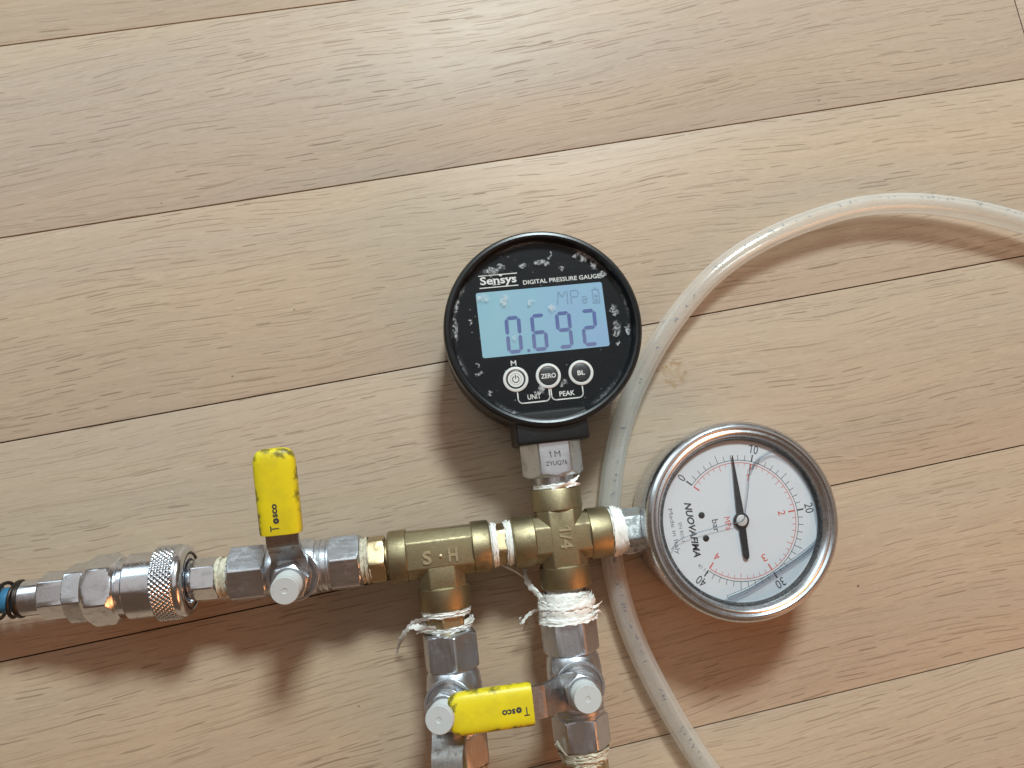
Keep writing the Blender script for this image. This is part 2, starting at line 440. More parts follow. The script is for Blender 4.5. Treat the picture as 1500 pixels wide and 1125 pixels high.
class MB:
    def __init__(self):
        self.bm = bmesh.new()

    def add(self, verts, faces, Mx=I4):
        vs = [self.bm.verts.new(Mx @ Vector(v)) for v in verts]
        fs = []
        for f in faces:
            try:
                fs.append(self.bm.faces.new([vs[i] for i in f]))
            except ValueError:
                pass
        return vs, fs

    def radial(self, stations, Mx=I4, n=64, caps=(True, True), ths=None):
        """stations: (x, r) or (x, f(theta)->r), swept round local x"""
        ths = ths or [2 * math.pi * i / n for i in range(n)]
        n = len(ths)
        V, F = [], []
        for (x, r) in stations:
            for th in ths:
                rr = r(th) if callable(r) else r
                V.append((x, rr * math.cos(th), rr * math.sin(th)))
        for s in range(len(stations) - 1):
            for i in range(n):
                j = (i + 1) % n
                F.append((s * n + i, s * n + j, (s + 1) * n + j, (s + 1) * n + i))
        F = [f[::-1] for f in F]
        if caps[0]:
            F.append(tuple(range(n)))
        if caps[1]:
            b = (len(stations) - 1) * n
            F.append(tuple(b + i for i in reversed(range(n))))
        self.add(V, F, Mx)
        return self

    def hexa(self, x0, x1, af, Mx=I4, rot=0.0, ch=0.9, sides=6, ends=(1, 1)):
        """chamfered hex nut: hex section cut by a cone at each end"""
        a = af / 2
        seg = 2 * math.pi / sides
        rc = a / math.cos(seg / 2)
        ths = []
        for k in range(sides):
            for q in (-0.5, -0.47, -0.4, -0.3, -0.15, 0.0, 0.15, 0.3, 0.4, 0.47):
                ths.append((k + q) * seg)

        def hr(th, cone):
            u = (th + seg / 2) % seg - seg / 2
            return min(a / math.cos(u), rc * 0.985, cone)
        L = x1 - x0
        st = []
        pos = [0, 0.12, 0.3, 0.55, 0.8, 1.05]
        lo = [(x0 + p * ch, (a * 0.97 + (rc - a * 0.97) * p) if ends[0] else 99) for p in pos]
        hi = [(x1 - p * ch, (a * 0.97 + (rc - a * 0.97) * p) if ends[1] else 99) for p in reversed(pos)]
        for (x, cn) in lo + hi:
            st.append((x, (lambda th, cn=cn: hr(th, cn))))
        self.radial(st, Mx @ RX(rot), ths=ths)
        return self

    def prism(self, poly, z0, z1, Mx=I4, bevel=0.0, seg=2):
        n = len(poly)
        V = [(x, y, z0) for x, y in poly] + [(x, y, z1) for x, y in poly]
        F = [tuple(reversed(range(n))), tuple(range(n, 2 * n))] + [(i, (i + 1) % n, n + (i + 1) % n, n + i) for i in range(n)]
        vs, fs = self.add(V, F, Mx)
        if bevel:
            es = list({e for f in fs for e in f.edges})
            bmesh.ops.bevel(self.bm, geom=es, offset=bevel, segments=seg, profile=0.6, affect='EDGES', clamp_overlap=True)
        return self

    def box(self, x0, x1, y0, y1, z0, z1, Mx=I4, bevel=0.0, seg=2):
        return self.prism([(x0, y0), (x1, y0), (x1, y1), (x0, y1)], z0, z1, Mx, bevel, seg)

    def tube(self, pts, r, n=10, Mx=I4, caps=True, flat=None):
        pts = [Vector(p) for p in pts]
        rs = r if hasattr(r, '__len__') else [r] * len(pts)
        V, F = [], []
        up = None
        for i, p in enumerate(pts):
            d = (pts[min(i + 1, len(pts) - 1)] - pts[max(i - 1, 0)]).normalized()
            if up is None:
                up = Vector((0, 0, 1)) if abs(d.z) < 0.9 else Vector((1, 0, 0))
            s = d.cross(up).normalized()
            up = s.cross(d).normalized()
            for k in range(n):
                a = 2 * math.pi * k / n
                V.append(p + s * (rs[i] * math.cos(a)) + up * (rs[i] * (flat or 1.0) * math.sin(a)))
        m = len(pts)
        for i in range(m - 1):
            for k in range(n):
                j = (k + 1) % n
                F.append((i * n + k, i * n + j, (i + 1) * n + j, (i + 1) * n + k))
        if caps:
            F.append(tuple(reversed(range(n))))
            F.append(tuple((m - 1) * n + k for k in range(n)))
        self.add(V, F, Mx)
        return self

    def flat(self, poly, z, Mx=I4):
        self.add([(x, y, z) for x, y in poly], [tuple(range(len(poly)))], Mx)
        return self

    def ring(self, r0, r1, z, a0=0, a1=360, n=72, Mx=I4, cx=0, cy=0):
        V, F = [], []
        full = abs(a1 - a0) >= 359.9
        m = n if full else n + 1
        for i in range(m):
            a = R(a0 + (a1 - a0) * i / n)
            V.append((cx + r0 * math.cos(a), cy + r0 * math.sin(a), z))
            V.append((cx + r1 * math.cos(a), cy + r1 * math.sin(a), z))
        for i in range(n):
            j = (i + 1) % m
            F.append((2 * i, 2 * i + 1, 2 * j + 1, 2 * j))
        self.add(V, F, Mx)
        return self

    def disc(self, r, z, n=64, Mx=I4, cx=0, cy=0):
        return self.flat([(cx + r * math.cos(2 * math.pi * i / n), cy + r * math.sin(2 * math.pi * i / n)) for i in range(n)], z, Mx)

    def text(self, s, Mx, w=None, h=None, depth=0.0, bold=0.0, shear=0.0, align=0.5):
        cu = bpy.data.curves.new('tmp', 'FONT')
        cu.body = s
        cu.size = 1.0
        cu.offset = bold
        cu.shear = shear
        cu.resolution_u = 3
        cu.extrude = 0.05 if depth else 0.0
        ob = bpy.data.objects.new('tmp', cu)
        COL.objects.link(ob)
        dg = bpy.context.evaluated_depsgraph_get()
        me = bpy.data.meshes.new_from_object(ob.evaluated_get(dg))
        xs = [v.co.x for v in me.vertices]
        ys = [v.co.y for v in me.vertices]
        x0, x1, y0, y1 = min(xs), max(xs), min(ys), max(ys)
        kx = (w / (x1 - x0)) if w else None
        ky = (h / (y1 - y0)) if h else None
        kx = kx or ky
        ky = ky or kx
        V = [((v.co.x - x0 - (x1 - x0) * align) * kx, (v.co.y - (y0 + y1) / 2) * ky, v.co.z / 0.05 * depth * 0.5 if depth else 0.0) for v in me.vertices]
        F = [tuple(p.vertices) for p in me.polygons]
        self.add(V, F, Mx)
        bpy.data.objects.remove(ob)
        bpy.data.curves.remove(cu)
        bpy.data.meshes.remove(me)
        return self

    def build(self, name, mat, parent=None, sharp=32.0, Mx=None, smooth=True):
        bm = self.bm
        for v in bm.verts:
            v.co *= MM
        bmesh.ops.recalc_face_normals(bm, faces=[f for f in bm.faces if any(len(e.link_faces) > 1 for e in f.edges)])
        ca = R(sharp)
        for f in bm.faces:
            f.smooth = smooth
        for e in bm.edges:
            if len(e.link_faces) == 2 and e.calc_face_angle(0) > ca:
                e.smooth = False
        me = bpy.data.meshes.new(name)
        bm.to_mesh(me)
        bm.free()
        me.materials.append(M[mat] if isinstance(mat, str) else mat)
        o = bpy.data.objects.new(name, me)
        COL.objects.link(o)
        if parent:
            o.parent = parent
        if Mx is not None:
            o.matrix_local = mm_matrix(Mx)
        return o


def mm_matrix(Mx):
    m = Mx.copy()
    m.translation = m.translation * MM
    return m


def spline(pts, k=8):
    P = [Vector(p) for p in pts]
    P = [P[0] * 2 - P[1]] + P + [P[-1] * 2 - P[-2]]
    out = []
    for i in range(1, len(P) - 2):
        for q in range(k):
            u = q / k
            a, b, c, d = P[i - 1], P[i], P[i + 1], P[i + 2]
            out.append(0.5 * ((2 * b) + (c - a) * u + (2 * a - 5 * b + 4 * c - d) * u * u + (3 * b - a - 3 * c + d) * u ** 3))
    out.append(P[-2])
    return out


def empty(name, loc, rz=0):
    o = bpy.data.objects.new(name, None)
    COL.objects.link(o)
    o.location = [v * MM for v in loc]
    o.rotation_euler = (0, 0, R(rz))
    o.empty_display_size = 0.02
    return o


# ------------------------------------------------------------------ the setting: oak floor of separate planks
TH = math.degrees(0.19696779)
floor_b = MB()
floor_b.box(-760, 760, -520, 640, -14, -9.0)
floor = floor_b.build('floor', 'gap_dark')
floor.rotation_euler = (0, 0, R(TH))
floor['kind'] = 'structure'
GAP = 0.42
LEN = 900.0
OFF = 195.3487          # distance of the topmost seam in view from the camera's foot, across the planks
pb = MB()
pb.box(0, LEN - GAP, -75 + GAP / 2, -GAP / 2, -8.0, 0.0, I4, 0.32, 2)
plank_mesh = None
rng = random.Random(4)
ROWTINT = {-1: (0.99, 1.0, 1.0, 1), 0: (0.97, 0.99, 1.03, 1), 1: (1.01, 1.0, 1.0, 1), 2: (1.01, 0.995, 0.97, 1), 3: (0.99, 0.95, 0.90, 1), 4: (1.0, 0.97, 0.92, 1)}
row_shift = {0: 278.6 - LEN, 1: -330.0, 2: -610.0, 3: -420.0, 4: -250.0, -1: -480.0}
for k in range(-5, 9):
    s0 = row_shift.get(k)
    if s0 is None:
        s0 = -LEN + rng.uniform(60, 420)
    for q in range(-1, 2):
        x0 = s0 + q * LEN
        if x0 > 740 or x0 + LEN < -740:
            continue
        if plank_mesh is None:
            p = pb.build('plank', 'oak', floor, 40)
            plank_mesh = p.data
        else:
            p = bpy.data.objects.new('plank', plank_mesh)
            COL.objects.link(p)
            p.parent = floor
        p.color = ROWTINT.get(k, (1, 1, 1, 1))
        p.location = (x0 * MM, (OFF - 75 * k) * MM, rng.uniform(-0.06, 0.0) * MM)

# ------------------------------------------------------------------ the pressure-test manifold
ZA = 17.0                    # height of the pipe axes above the floor
OX, OY, ROT = 41.7956, -17.9152, 6.5
man = empty('pressure_test_manifold', (OX, OY, 0), ROT)
man['label'] = 'brass and chrome pressure test manifold with two gauges and yellow handled ball valves'
man['category'] = 'pipe manifold'


def part(o, label=None):
    if label:
        o['label'] = label
    return o


CX, CY = -1.6, -0.2          # centre of the cross fitting


def octagon(a, c):
    return [(a, -c), (a, c), (c, a), (-c, a), (-a, c), (-a, -c), (-c, -a), (c, -a)]


def oct_prism(b, x0, x1, a, c, Mx, bevel=0.5):
    # prism along local x with an octagonal section
    poly = octagon(a, c)
    b.prism(poly, x0, x1, Mx @ Matrix(((0, 0, 1, 0), (1, 0, 0, 0), (0, 1, 0, 0), (0, 0, 0, 1))), bevel)


def collar(b, x0, x1, r, Mx, lip=0.9, bore=6.2):
    b.radial([(x0, r - 2.6), (x0 + 0.05, r - 0.45), (x0 + 0.5, r), (x1 - lip, r), (x1 - 0.35, r - 0.3), (x1, r - 0.9),
              (x1, bore), (x1 - 3.0, bore)], Mx, 56)


def one(b, Mx, h, wd, depth=0.0):
    # figure 1 with a flag
    poly = [(-wd / 2, -h / 2), (wd / 2, -h / 2), (wd / 2, h / 2), (-wd / 2, h / 2), (-0.30 * h, 0.30 * h), (-0.30 * h, 0.30 * h - wd), (-wd / 2, h / 2 - wd * 1.5)]
    if depth:
        b.prism(poly, -depth, depth, Mx)
    else:
        b.flat(poly, 0.0, Mx)


# cross fitting
cm = T(CX, CY, ZA)
b = MB()
oct_prism(b, -9.7, 9.7, 7.9, 4.3, cm, 0.5)
oct_prism(b, -9.7, 9.7, 7.97, 4.3, cm @ AX_Y, 0.5)
for a in (0, 90, 180, 270):
    collar(b, 9.3, 17.3, 8.85, cm @ RZ(a))
cross = part(b.build('cross_fitting', 'brass', man, 30), 'dull cast brass four way cross fitting marked 1/4')
lm = cm @ T(0.6, 0.2, 8.0) @ RZ(-90)
b = MB().text('/4', lm @ T(1.2, 0, 0), h=4.2, w=4.9, depth=0.7, bold=0.015)
one(b, lm @ T(-2.6, 0, 0), 4.2, 0.6, 0.35)
b.build('raised_lettering', 'brass_edge', cross)

# tee fitting
TX = -43.9
tm = T(TX, -0.1, ZA)
b = MB()
oct_prism(b, -11.3, 11.3, 8.0, 4.5, tm, 0.5)
oct_prism(b, 2.0, 11.8, 7.92, 4.3, tm @ AX_NY, 0.5)
collar(b, 10.9, 17.5, 8.95, tm)
collar(b, 10.9, 17.5, 8.95, tm @ RZ(180))
collar(b, 11.4, 19.4, 8.85, tm @ AX_NY)
tee = part(b.build('tee_fitting', 'brass', man, 30), 'dull cast brass tee fitting with raised letters S H')
b = MB().text('S', tm @ T(-4.4, -0.9, 8.1), h=4.3, w=2.9, depth=0.7, bold=0.015)
b.text('H', tm @ T(4.3, -0.9, 8.1), h=4.3, w=3.0, depth=0.7, bold=0.015)
b.radial([(7.8, 0.6), (8.35, 0.6), (8.45, 0.4)], tm @ T(0.2, -0.9, 0) @ AX_Z, 12)
b.build('raised_lettering', 'brass_edge', tee)


# thread-seal tape: layered ragged bands plus loose strands
def tape_wrap(b, Mx, x0, x1, r, seed, layers=6, rag=0.5, fluff=0.35):
    rg = random.Random(seed)
    layers = layers * 2
    for q in range(layers):
        wv = (x1 - x0) * (rg.uniform(0.55, 0.9) if q < layers // 2 else rg.uniform(0.10, 0.32))
        c0 = rg.uniform(x0 + wv * 0.5, x1 - wv * 0.5)
        tilt = rg.uniform(-1, 1) * (x1 - x0) * 0.16
        ph = rg.uniform(0, 6.28)
        rad = r + 0.09 * q
        n, m = 72, 6
        V, F = [], []
        so = rg.uniform(0, 90)
        for i in range(n):
            th = 2 * math.pi * i / n
            for j in range(m):
                u = j / (m - 1) - 0.5
                edge = abs(u) * 2
                nx = noise.noise(Vector((math.cos(th) * 2.2 + so, math.sin(th) * 2.2, u * 1.5)))
                ny = noise.noise(Vector((math.cos(th) * 6 + so, math.sin(th) * 6, u * 3 + 7)))
                x = c0 + tilt * math.sin(th + ph) + u * wv * (1 + 0.25 * nx) + rag * edge * ny * (1 if u > 0 else -1)
                rr = rad + fluff * (0.6 * nx + 0.8 * ny * (0.4 + edge)) + (0.15 * edge if q == layers - 1 else -0.25 * edge * edge)
                V.append((x, rr * math.cos(th), rr * math.sin(th)))
        for i in range(n):
            k = (i + 1) % n
            for j in range(m - 1):
                F.append((i * m + j, i * m + j + 1, k * m + j + 1, k * m + j))
        b.add(V, F, Mx)


def ribbon(b, pts, wd, seed=0, Mx=I4, twist=1.0):
    rg = random.Random(seed)
    P = spline(pts, 7)
    V, F = [], []
    ph = rg.uniform(0, 3)
    for i, p in enumerate(P):
        d = (P[min(i + 1, len(P) - 1)] - P[max(i - 1, 0)]).normalized()
        s = d.cross(Vector((0, 0, 1)))
        if s.length < 1e-4:
            s = Vector((1, 0, 0))
        s.normalize()
        u = s.cross(d)
        a = math.sin(ph + i * 0.25 * twist) * 0.9 * twist
        wv = wd * (1 - 0.7 * max(0, (i / len(P)) - 0.6) / 0.4) * (1 + 0.25 * math.sin(i * 1.7 + ph))
        dirv = s * math.cos(a) + u * math.sin(a)
        nrm = dirv.cross(d)
        for q, lift in ((-0.5, 0), (0.0, 0.18 * wd), (0.5, 0)):
            V.append(p + dirv * (wv * q) + nrm * lift)
    for i in range(len(P) - 1):
        for q in range(2):
            F.append((i * 3 + q, i * 3 + q + 1, i * 3 + 4 + q, i * 3 + 3 + q))
    b.add(V, F, Mx)


# hex nipple between tee and cross
ax = T(0, 0, ZA)
b = MB()
b.hexa(-25.3, -19.8, 12.6, ax, 15, 0.5)
b.radial([(-30, 5.9), (-15, 5.9)], ax, 40)
nip = part(b.build('hex_nipple', 'brass_bright', man), 'short brass hex nipple between the tee and the cross')
b = MB()
tape_wrap(b, ax, -26.6, -24.0, 6.9, 3, 5, 0.35, 0.25)
tape_wrap(b, ax, -21.2, -18.4, 7.0, 5, 5, 0.35, 0.25)
b.build('sealing_tape', 'tape_white', man, 60)

# brass nipple between valve and tee
b = MB()
b.hexa(-68.2, -62.2, 14.2, ax, 8, 0.6)
b.radial([(-74, 5.9), (-58, 5.9)], ax, 40)
part(b.build('hex_nipple', 'brass_bright', man), 'brass hex nipple between the chrome valve and the tee')
b = MB()
tape_wrap(b, ax, -71.0, -67.8, 6.9, 11, 5, 0.3, 0.25)
b.build('sealing_tape', 'tape_old', man, 60)

# nipple between cross and dial gauge (zinc, part of the gauge's stem)
b = MB()
b.hexa(17.6, 28.8, 13.6, T(0, -0.6, ZA), 20, 0.7)
b.radial([(12, 5.9), (32, 5.9)], T(0, -0.6, ZA), 40)
part(b.build('gauge_stem', 'zinc', man), 'weathered grey hex stem of the dial gauge')
b = MB()
tape_wrap(b, T(0, -0.4, ZA), 14.6, 20.4, 7.3, 21, 8, 0.5, 0.4)
b.build('sealing_tape', 'tape_white', man, 60)

# brass nipples below the tee and below the cross
b = MB()
b.hexa(20.2, 25.0, 12.8, T(TX, 0, ZA) @ AX_NY, 12, 0.5)
b.radial([(15, 5.9), (30, 5.9)], T(TX, 0, ZA) @ AX_NY, 40)
part(b.build('hex_nipple', 'brass_bright', man), 'brass hex nipple under the tee, half wrapped in white tape')
b = MB()
tape_wrap(b, T(TX, 0, ZA) @ AX_NY, 18.9, 21.6, 7.6, 31, 5, 0.5, 0.3)
tape_wrap(b, T(TX, 0, ZA) @ AX_NY @ RY(6), 23.2, 26.6, 8.0, 32, 6, 0.6, 0.45)
b.build('sealing_tape', 'tape_white', man, 60)
VX = -2.5
b = MB()
tape_wrap(b, T(VX, 0, ZA) @ AX_NY, 18.6, 21.4, 7.6, 41, 5, 0.5, 0.3)
tape_wrap(b, T(VX, 0, ZA) @ AX_NY, 20.2, 28.4, 8.6, 42, 9, 0.9, 0.6)
b.radial([(15, 6.4), (30, 6.4)], T(VX, 0, ZA) @ AX_NY, 40)
b.build('sealing_tape', 'tape_white', man, 60)

# loose strands of tape
strands = [
    ([(-49.5, -21.5, 21), (-53.1, -21.8, 19), (-56.9, -24.3, 14), (-59.8, -28.1, 9), (-61.8, -31.8, 5), (-63.0, -34.5, 3)], 2.0, 'tape_white'),
    ([(-47.5, -24.5, 24.2), (-51.5, -24.0, 22), (-55.2, -23.6, 19), (-57.0, -24.2, 18)], 2.0, 'tape_white'),
    ([(-49.0, -26.0, 22.5), (-52.5, -25.0, 20), (-54.6, -26.2, 18)], 1.3, 'tape_white'),
    ([(-23.2, -7.6, 12), (-17.5, -11.4, 11), (-13.6, -15.6, 13), (-11.0, -18.5, 16), (-9.0, -21.5, 18)], 0.7, 'tape_white'),
    ([(-14.9, -10.3, 10), (-14.6, -14.2, 12), (-13.0, -17.6, 15), (-10.4, -20.6, 19), (-7.2, -24.5, 22)], 2.2, 'tape_white'),
    ([(-9.0, -23.0, 20), (-12.9, -24.0, 16), (-16.0, -25.9, 13), (-18.1, -28.2, 12), (-18.9, -26.8, 13), (-18.2, -26.0, 14)], 1.2, 'tape_white'),
    ([(-16.4, -26.5, 13), (-16.6, -30.0, 8), (-17.6, -33.0, 3)], 0.5, 'tape_old'),
    ([(5.0, -24.6, 22), (7.9, -24.4, 20), (9.7, -23.3, 19)], 1.0, 'tape_white'),
    ([(5.2, -26.6, 21.5), (8.0, -26.4, 19), (9.4, -27.8, 18)], 0.9, 'tape_white'),
    ([(17.5, -6.0, 20.0), (20.2, -7.4, 17.5), (23.0, -7.0, 18), (26.3, -8.8, 16)], 1.7, 'tape_white'),
    ([(18.0, -7.6, 18.5), (21.5, -8.6, 16), (25.0, -8.9, 15.5)], 1.0, 'tape_white'),
    ([(18.5, -5.0, 22.5), (20.5, -3.0, 23.6), (22.2, -0.6, 24.0)], 0.8, 'tape_white'),
    ([(-4.0, 16.9, 25.4), (0.5, 17.6, 25.8), (3.6, 18.6, 24.6), (6.4, 20.4, 23.0)], 1.7, 'tape_white'),
    ([(1.0, 17.0, 25.4), (4.4, 17.6, 24), (6.6, 17.4, 22.0)], 1.2, 'tape_white'),
    ([(-11.6, -66.0, 21), (-9.4, -70.0, 23), (-6.1, -72.5, 24), (-3.9, -76.1, 22), (-3.2, -80.0, 20)], 0.7, 'tape_old'),
    ([(-12.0, -67.5, 19), (-7.4, -71.5, 23), (-1.0, -71.3, 25), (1.8, -70.6, 25)], 0.7, 'tape_old'),
]
for i, (pts, wd, mt) in enumerate(strands):
    b = MB()
    ribbon(b, pts, wd, i + 3)
    b.build('tape_strand', mt, man, 80)


# ------------------------------------------------------------------ ball valves
def lever_mesh(b):
    # hub plate
    b.prism([(6.3 * math.cos(R(a)), 6.3 * math.sin(R(a))) for a in range(0, 360, 10)], 12.0, 13.25, I4, 0.2)
    prof = [(2.0, 12.68, 5.9), (5.2, 12.68, 5.8), (6.9, 13.1, 5.7), (8.4, 14.2, 5.5), (11.6, 17.4, 5.2), (13.0, 18.8, 5.1), (14.6, 19.4, 5.1), (40.0, 19.5, 5.1)]
    V, F = [], []
    tk = 0.62
    for i, (x, z, hw) in enumerate(prof):
        a = prof[max(i - 1, 0)]
        c = prof[min(i + 1, len(prof) - 1)]
        dx, dz = c[0] - a[0], c[1] - a[1]
        L = math.hypot(dx, dz)
        nx, nz = -dz / L * tk, dx / L * tk
        V += [(x - nx, -hw, z - nz), (x + nx, -hw + 0.15, z + nz), (x + nx, hw - 0.15, z + nz), (x - nx, hw, z - nz)]
    for i in range(len(prof) - 1):
        for q in range(4):
            k = (q + 1) % 4
            F.append((i * 4 + q, i * 4 + k, i * 4 + 4 + k, i * 4 + 4 + q))
    F += [(0, 1, 2, 3), tuple((len(prof) - 1) * 4 + q for q in (3, 2, 1, 0))]
    b.add(V, F)


def grip_mesh(b):
    st = [(17.0, 0.90), (17.1, 0.97), (17.7, 1.0), (30.0, 1.0), (37.5, 1.0), (39.6, 0.985), (41.2, 0.94), (42.4, 0.85), (43.2, 0.70), (43.65, 0.48), (43.75, 0.25)]
    n = 40
    V, F = [], []
    for x, k in st:
        for i in range(n):
            a = 2 * math.pi * i / n
            ca, sa = math.cos(a), math.sin(a)
            y = math.copysign(abs(ca) ** 0.55, ca) * 6.5
            z = math.copysign(abs(sa) ** 0.6, sa) * 3.1
            kk = k if x > 30 else k
            V.append((x, y * (kk if x < 30 else kk ** 0.9), 19.5 + z * (kk ** 0.8)))
    for s in range(len(st) - 1):
        for i in range(n):
            j = (i + 1) % n
            F.append((s * n + i, s * n + j, (s + 1) * n + j, (s + 1) * n + i))
    F += [tuple(range(n)), tuple((len(st) - 1) * n + i for i in range(n))]
    b.add(V, F)


def make_valve():
    b = MB()
    b.hexa(-21.6, -9.4, 17.0, I4, 98, 0.9)
    b.hexa(10.9, 21.6, 17.0, I4, 98, 0.9)
    b.radial([(-13, 7.9), (-9.6, 8.0), (-8.0, 8.9), (-4, 9.4), (4.5, 9.4), (6.4, 8.8), (6.8, 8.2), (7.2, 8.2), (7.4, 8.7), (8.3, 8.8),
              (8.5, 8.3), (8.9, 8.3), (9.1, 8.75), (10.2, 8.75), (10.6, 8.2), (12.5, 8.1)], I4, 64)
    b.radial([(4, 6.6), (8.3, 6.6), (8.5, 6.4)], AX_Z, 48)
    body = b.build('ball_valve', 'nickel', man, 24)
    b = MB()
    b.radial([(8.2, 8.1), (8.35, 8.4), (9.7, 8.4), (9.9, 8.2), (9.9, 7.4), (8.9, 7.2), (8.9, 5.0), (12.2, 4.9), (12.2, 2)], AX_Z, 56)
    st = b.build('stem_collar', 'nickel', body, 24)
    b = MB()
    lever_mesh(b)
    lv = b.build('lever', 'lever_steel', body, 22)
    b = MB()
    b.hexa(13.3, 17.2, 10.9, AX_Z, 10, 0.7)
    b.radial([(11, 3.0), (18, 3.0)], AX_Z, 24)
    nt = b.build('stem_nut', 'nickel', body, 24)
    b = MB()
    b.radial([(16.6, 4.2), (17.0, 4.5)] + [(17.0 + 0.5 * q, 4.5 if q % 2 == 0 else 4.2) for q in range(1, 12)] + [(22.9, 4.5), (23.75, 4.45), (24.05, 4.2), (24.08, 0.9), (23.9, 0.7), (23.9, 0.2)], AX_Z, 40)
    cp = b.build('stem_cap', 'cap_white', body, 20)
    b = MB()
    grip_mesh(b)
    gp = b.build('grip', 'yellow', body, 50)
    b = MB()
    b.text('T', T(19.3, 1.3, 22.68), h=2.6, w=1.8)
    b.text('o', T(21.7, 0.6, 22.68), h=1.8, w=1.8, bold=0.07)
    b.text('sco', T(24.9, 0.7, 22.68), h=1.5, w=4.2, bold=0.03)
    pr = b.build('grip_lettering', 'print_black', body)
    return body, [st, nt, cp], [lv, gp, pr]


def place_valve(src, Mx, lever_rot, first=False, label=None):
    body, fixed, turn = src
    if first:
        nb, nf, nt = body, fixed, turn
    else:
        nb = body.copy()
        COL.objects.link(nb)
        nf = []
        nt = []
        for lst, dst in ((fixed, nf), (turn, nt)):
            for o in lst:
                c = o.copy()
                COL.objects.link(c)
                c.parent = nb
                dst.append(c)
    nb.parent = man
    nb.matrix_local = mm_matrix(Mx)
    for o in nt:
        o.matrix_local = RZ(lever_rot)
    nb['label'] = label
    return nb


src = make_valve()
TILT = -0.75
place_valve(src, T(-92.0, 0.35, ZA) @ RZ(TILT) @ RX(11), 90, True, 'chrome ball valve on the left arm, yellow lever pointing up')
place_valve(src, T(-43.6, -48.6, ZA) @ AX_NY @ RX(13), 0, False, 'ball valve under the tee, lever pointing down out of the picture')
place_valve(src, T(VX, -48.6, ZA) @ AX_NY, -90, False, 'ball valve under the cross, yellow lever pointing left')

# lower fittings under the two hanging valves
for lx, yy, lab in ((VX, -70.2, 'copper coloured hex fitting under the valve below the cross'), (-43.6, -69.9, 'copper coloured hex fitting under the valve below the tee')):
    m = T(lx, yy, ZA) @ AX_NY
    b = MB()
    b.hexa(4.2, 14, 14.4, m, 22, 0.7)
    b.radial([(-2, 5.9), (30, 5.9)], m, 36)
    part(b.build('hex_nipple', 'brass_bright', man), lab)
    b = MB()
    tape_wrap(b, m, 0.3, 4.6, 7.4, 60 + int(lx), 7, 0.6, 0.45)
    b.build('sealing_tape', 'tape_old', man, 60)

# ------------------------------------------------------------------ air plug screwed into the left valve
pm = T(-118.0, 0.45, ZA) @ RZ(TILT)
b = MB()
b.hexa(-8.0, 0.0, 12.2, pm, 22, 0.6)
b.radial([(-1, 5.8), (6, 5.8)], pm, 36)
b.radial([(-20, 4.6), (-13.4, 4.6), (-12.9, 6.0), (-11.4, 6.0), (-11.0, 5.0), (-10.4, 5.0), (-10.2, 6.2), (-8.8, 6.4), (-8.4, 5.6), (-7, 5.4)], pm, 48)
plug = part(b.build('air_plug', 'chrome', man, 26), 'small chrome hex air plug between the coupler and the left valve')
b = MB()
tape_wrap(b, pm, -0.2, 4.7, 5.7, 71, 5, 0.3, 0.16)
b.build('sealing_tape', 'tape_old', man, 60)

# ------------------------------------------------------------------ digital pressure gauge
GX, GY = -0.6, 72.0
gm = T(GX, GY, 0) @ Matrix.Diagonal((1.018, 1.018, 1.0, 1.0))
b = MB()
b.radial([(0.0, 29.5), (0.6, 32.2), (2.0, 33.0), (23.6, 33.0), (24.4, 33.5), (25.2, 34.0), (29.0, 34.0), (30.0, 33.75), (30.7, 33.1), (30.9, 32.3),
          (30.6, 31.6), (29.6, 31.2), (28.4, 30.9), (26.6, 30.8)], gm @ AX_Z, 128, (True, True))
b.box(-14.2 - GX + GX, 11.2, 32.6, 44.0, 5.0, 28.5, I4, 1.4, 3)
dg_ = part(b.build('digital_pressure_gauge', 'black_plastic', man, 28), 'round black digital pressure gauge showing 0.692')
b = MB()
b.disc(30.75, 27.0, 96, gm)
b.build('face_plate', 'face_black', dg_)
FZ = 27.05


def rrect(x0, x1, y0, y1, r, n=5):
    P = []
    for cx, cy, a0 in ((x1 - r, y1 - r, 0), (x0 + r, y1 - r, 90), (x0 + r, y0 + r, 180), (x1 - r, y0 + r, 270)):
        for i in range(n + 1):
            a = R(a0 + 90 * i / n)
            P.append((cx + r * math.cos(a), cy + r * math.sin(a)))
    return P


b = MB()
b.flat(rrect(-22.6, 22.2, 63.9, 87.0, 0.8), FZ)
b.build('display', 'lcd', dg_)

SEG = {'0': 'abcdef', '6': 'acdefg', '9': 'abcdfg', '2': 'abged'}


def seven(ch, x, y, wd, ht, tk=1.3, g=0.12):
    b = MB()
    h2 = ht / 2
    sh = 0.02

    def seg(p, q, horizontal):
        if horizontal:
            (xa, ya), (xb, _) = p, q
            P = [(xa + g, ya), (xa + g + tk / 2, ya + tk / 2), (xb - g - tk / 2, ya + tk / 2), (xb - g, ya), (xb - g - tk / 2, ya - tk / 2), (xa + g + tk / 2, ya - tk / 2)]
        else:
            (xa, ya), (_, yb) = p, q
            P = [(xa, ya + g), (xa + tk / 2, ya + g + tk / 2), (xa + tk / 2, yb - g - tk / 2), (xa, yb - g), (xa - tk / 2, yb - g - tk / 2), (xa - tk / 2, ya + g + tk / 2)]
        b.flat([(px + sh * (py - y), py) for px, py in P], FZ + 0.05)
    X0, X1 = x + tk / 2, x + wd - tk / 2
    Y0, Y1, Y2 = y + tk / 2, y + h2, y + ht - tk / 2
    D = {'a': ((X0, Y2), (X1, Y2), 1), 'g': ((X0, Y1), (X1, Y1), 1), 'd': ((X0, Y0), (X1, Y0), 1),
         'f': ((X0, Y1), (X0, Y2), 0), 'b': ((X1, Y1), (X1, Y2), 0), 'e': ((X0, Y0), (X0, Y1), 0), 'c': ((X1, Y0), (X1, Y1), 0)}
    for s in SEG[ch]:
        seg(*D[s])
    return b


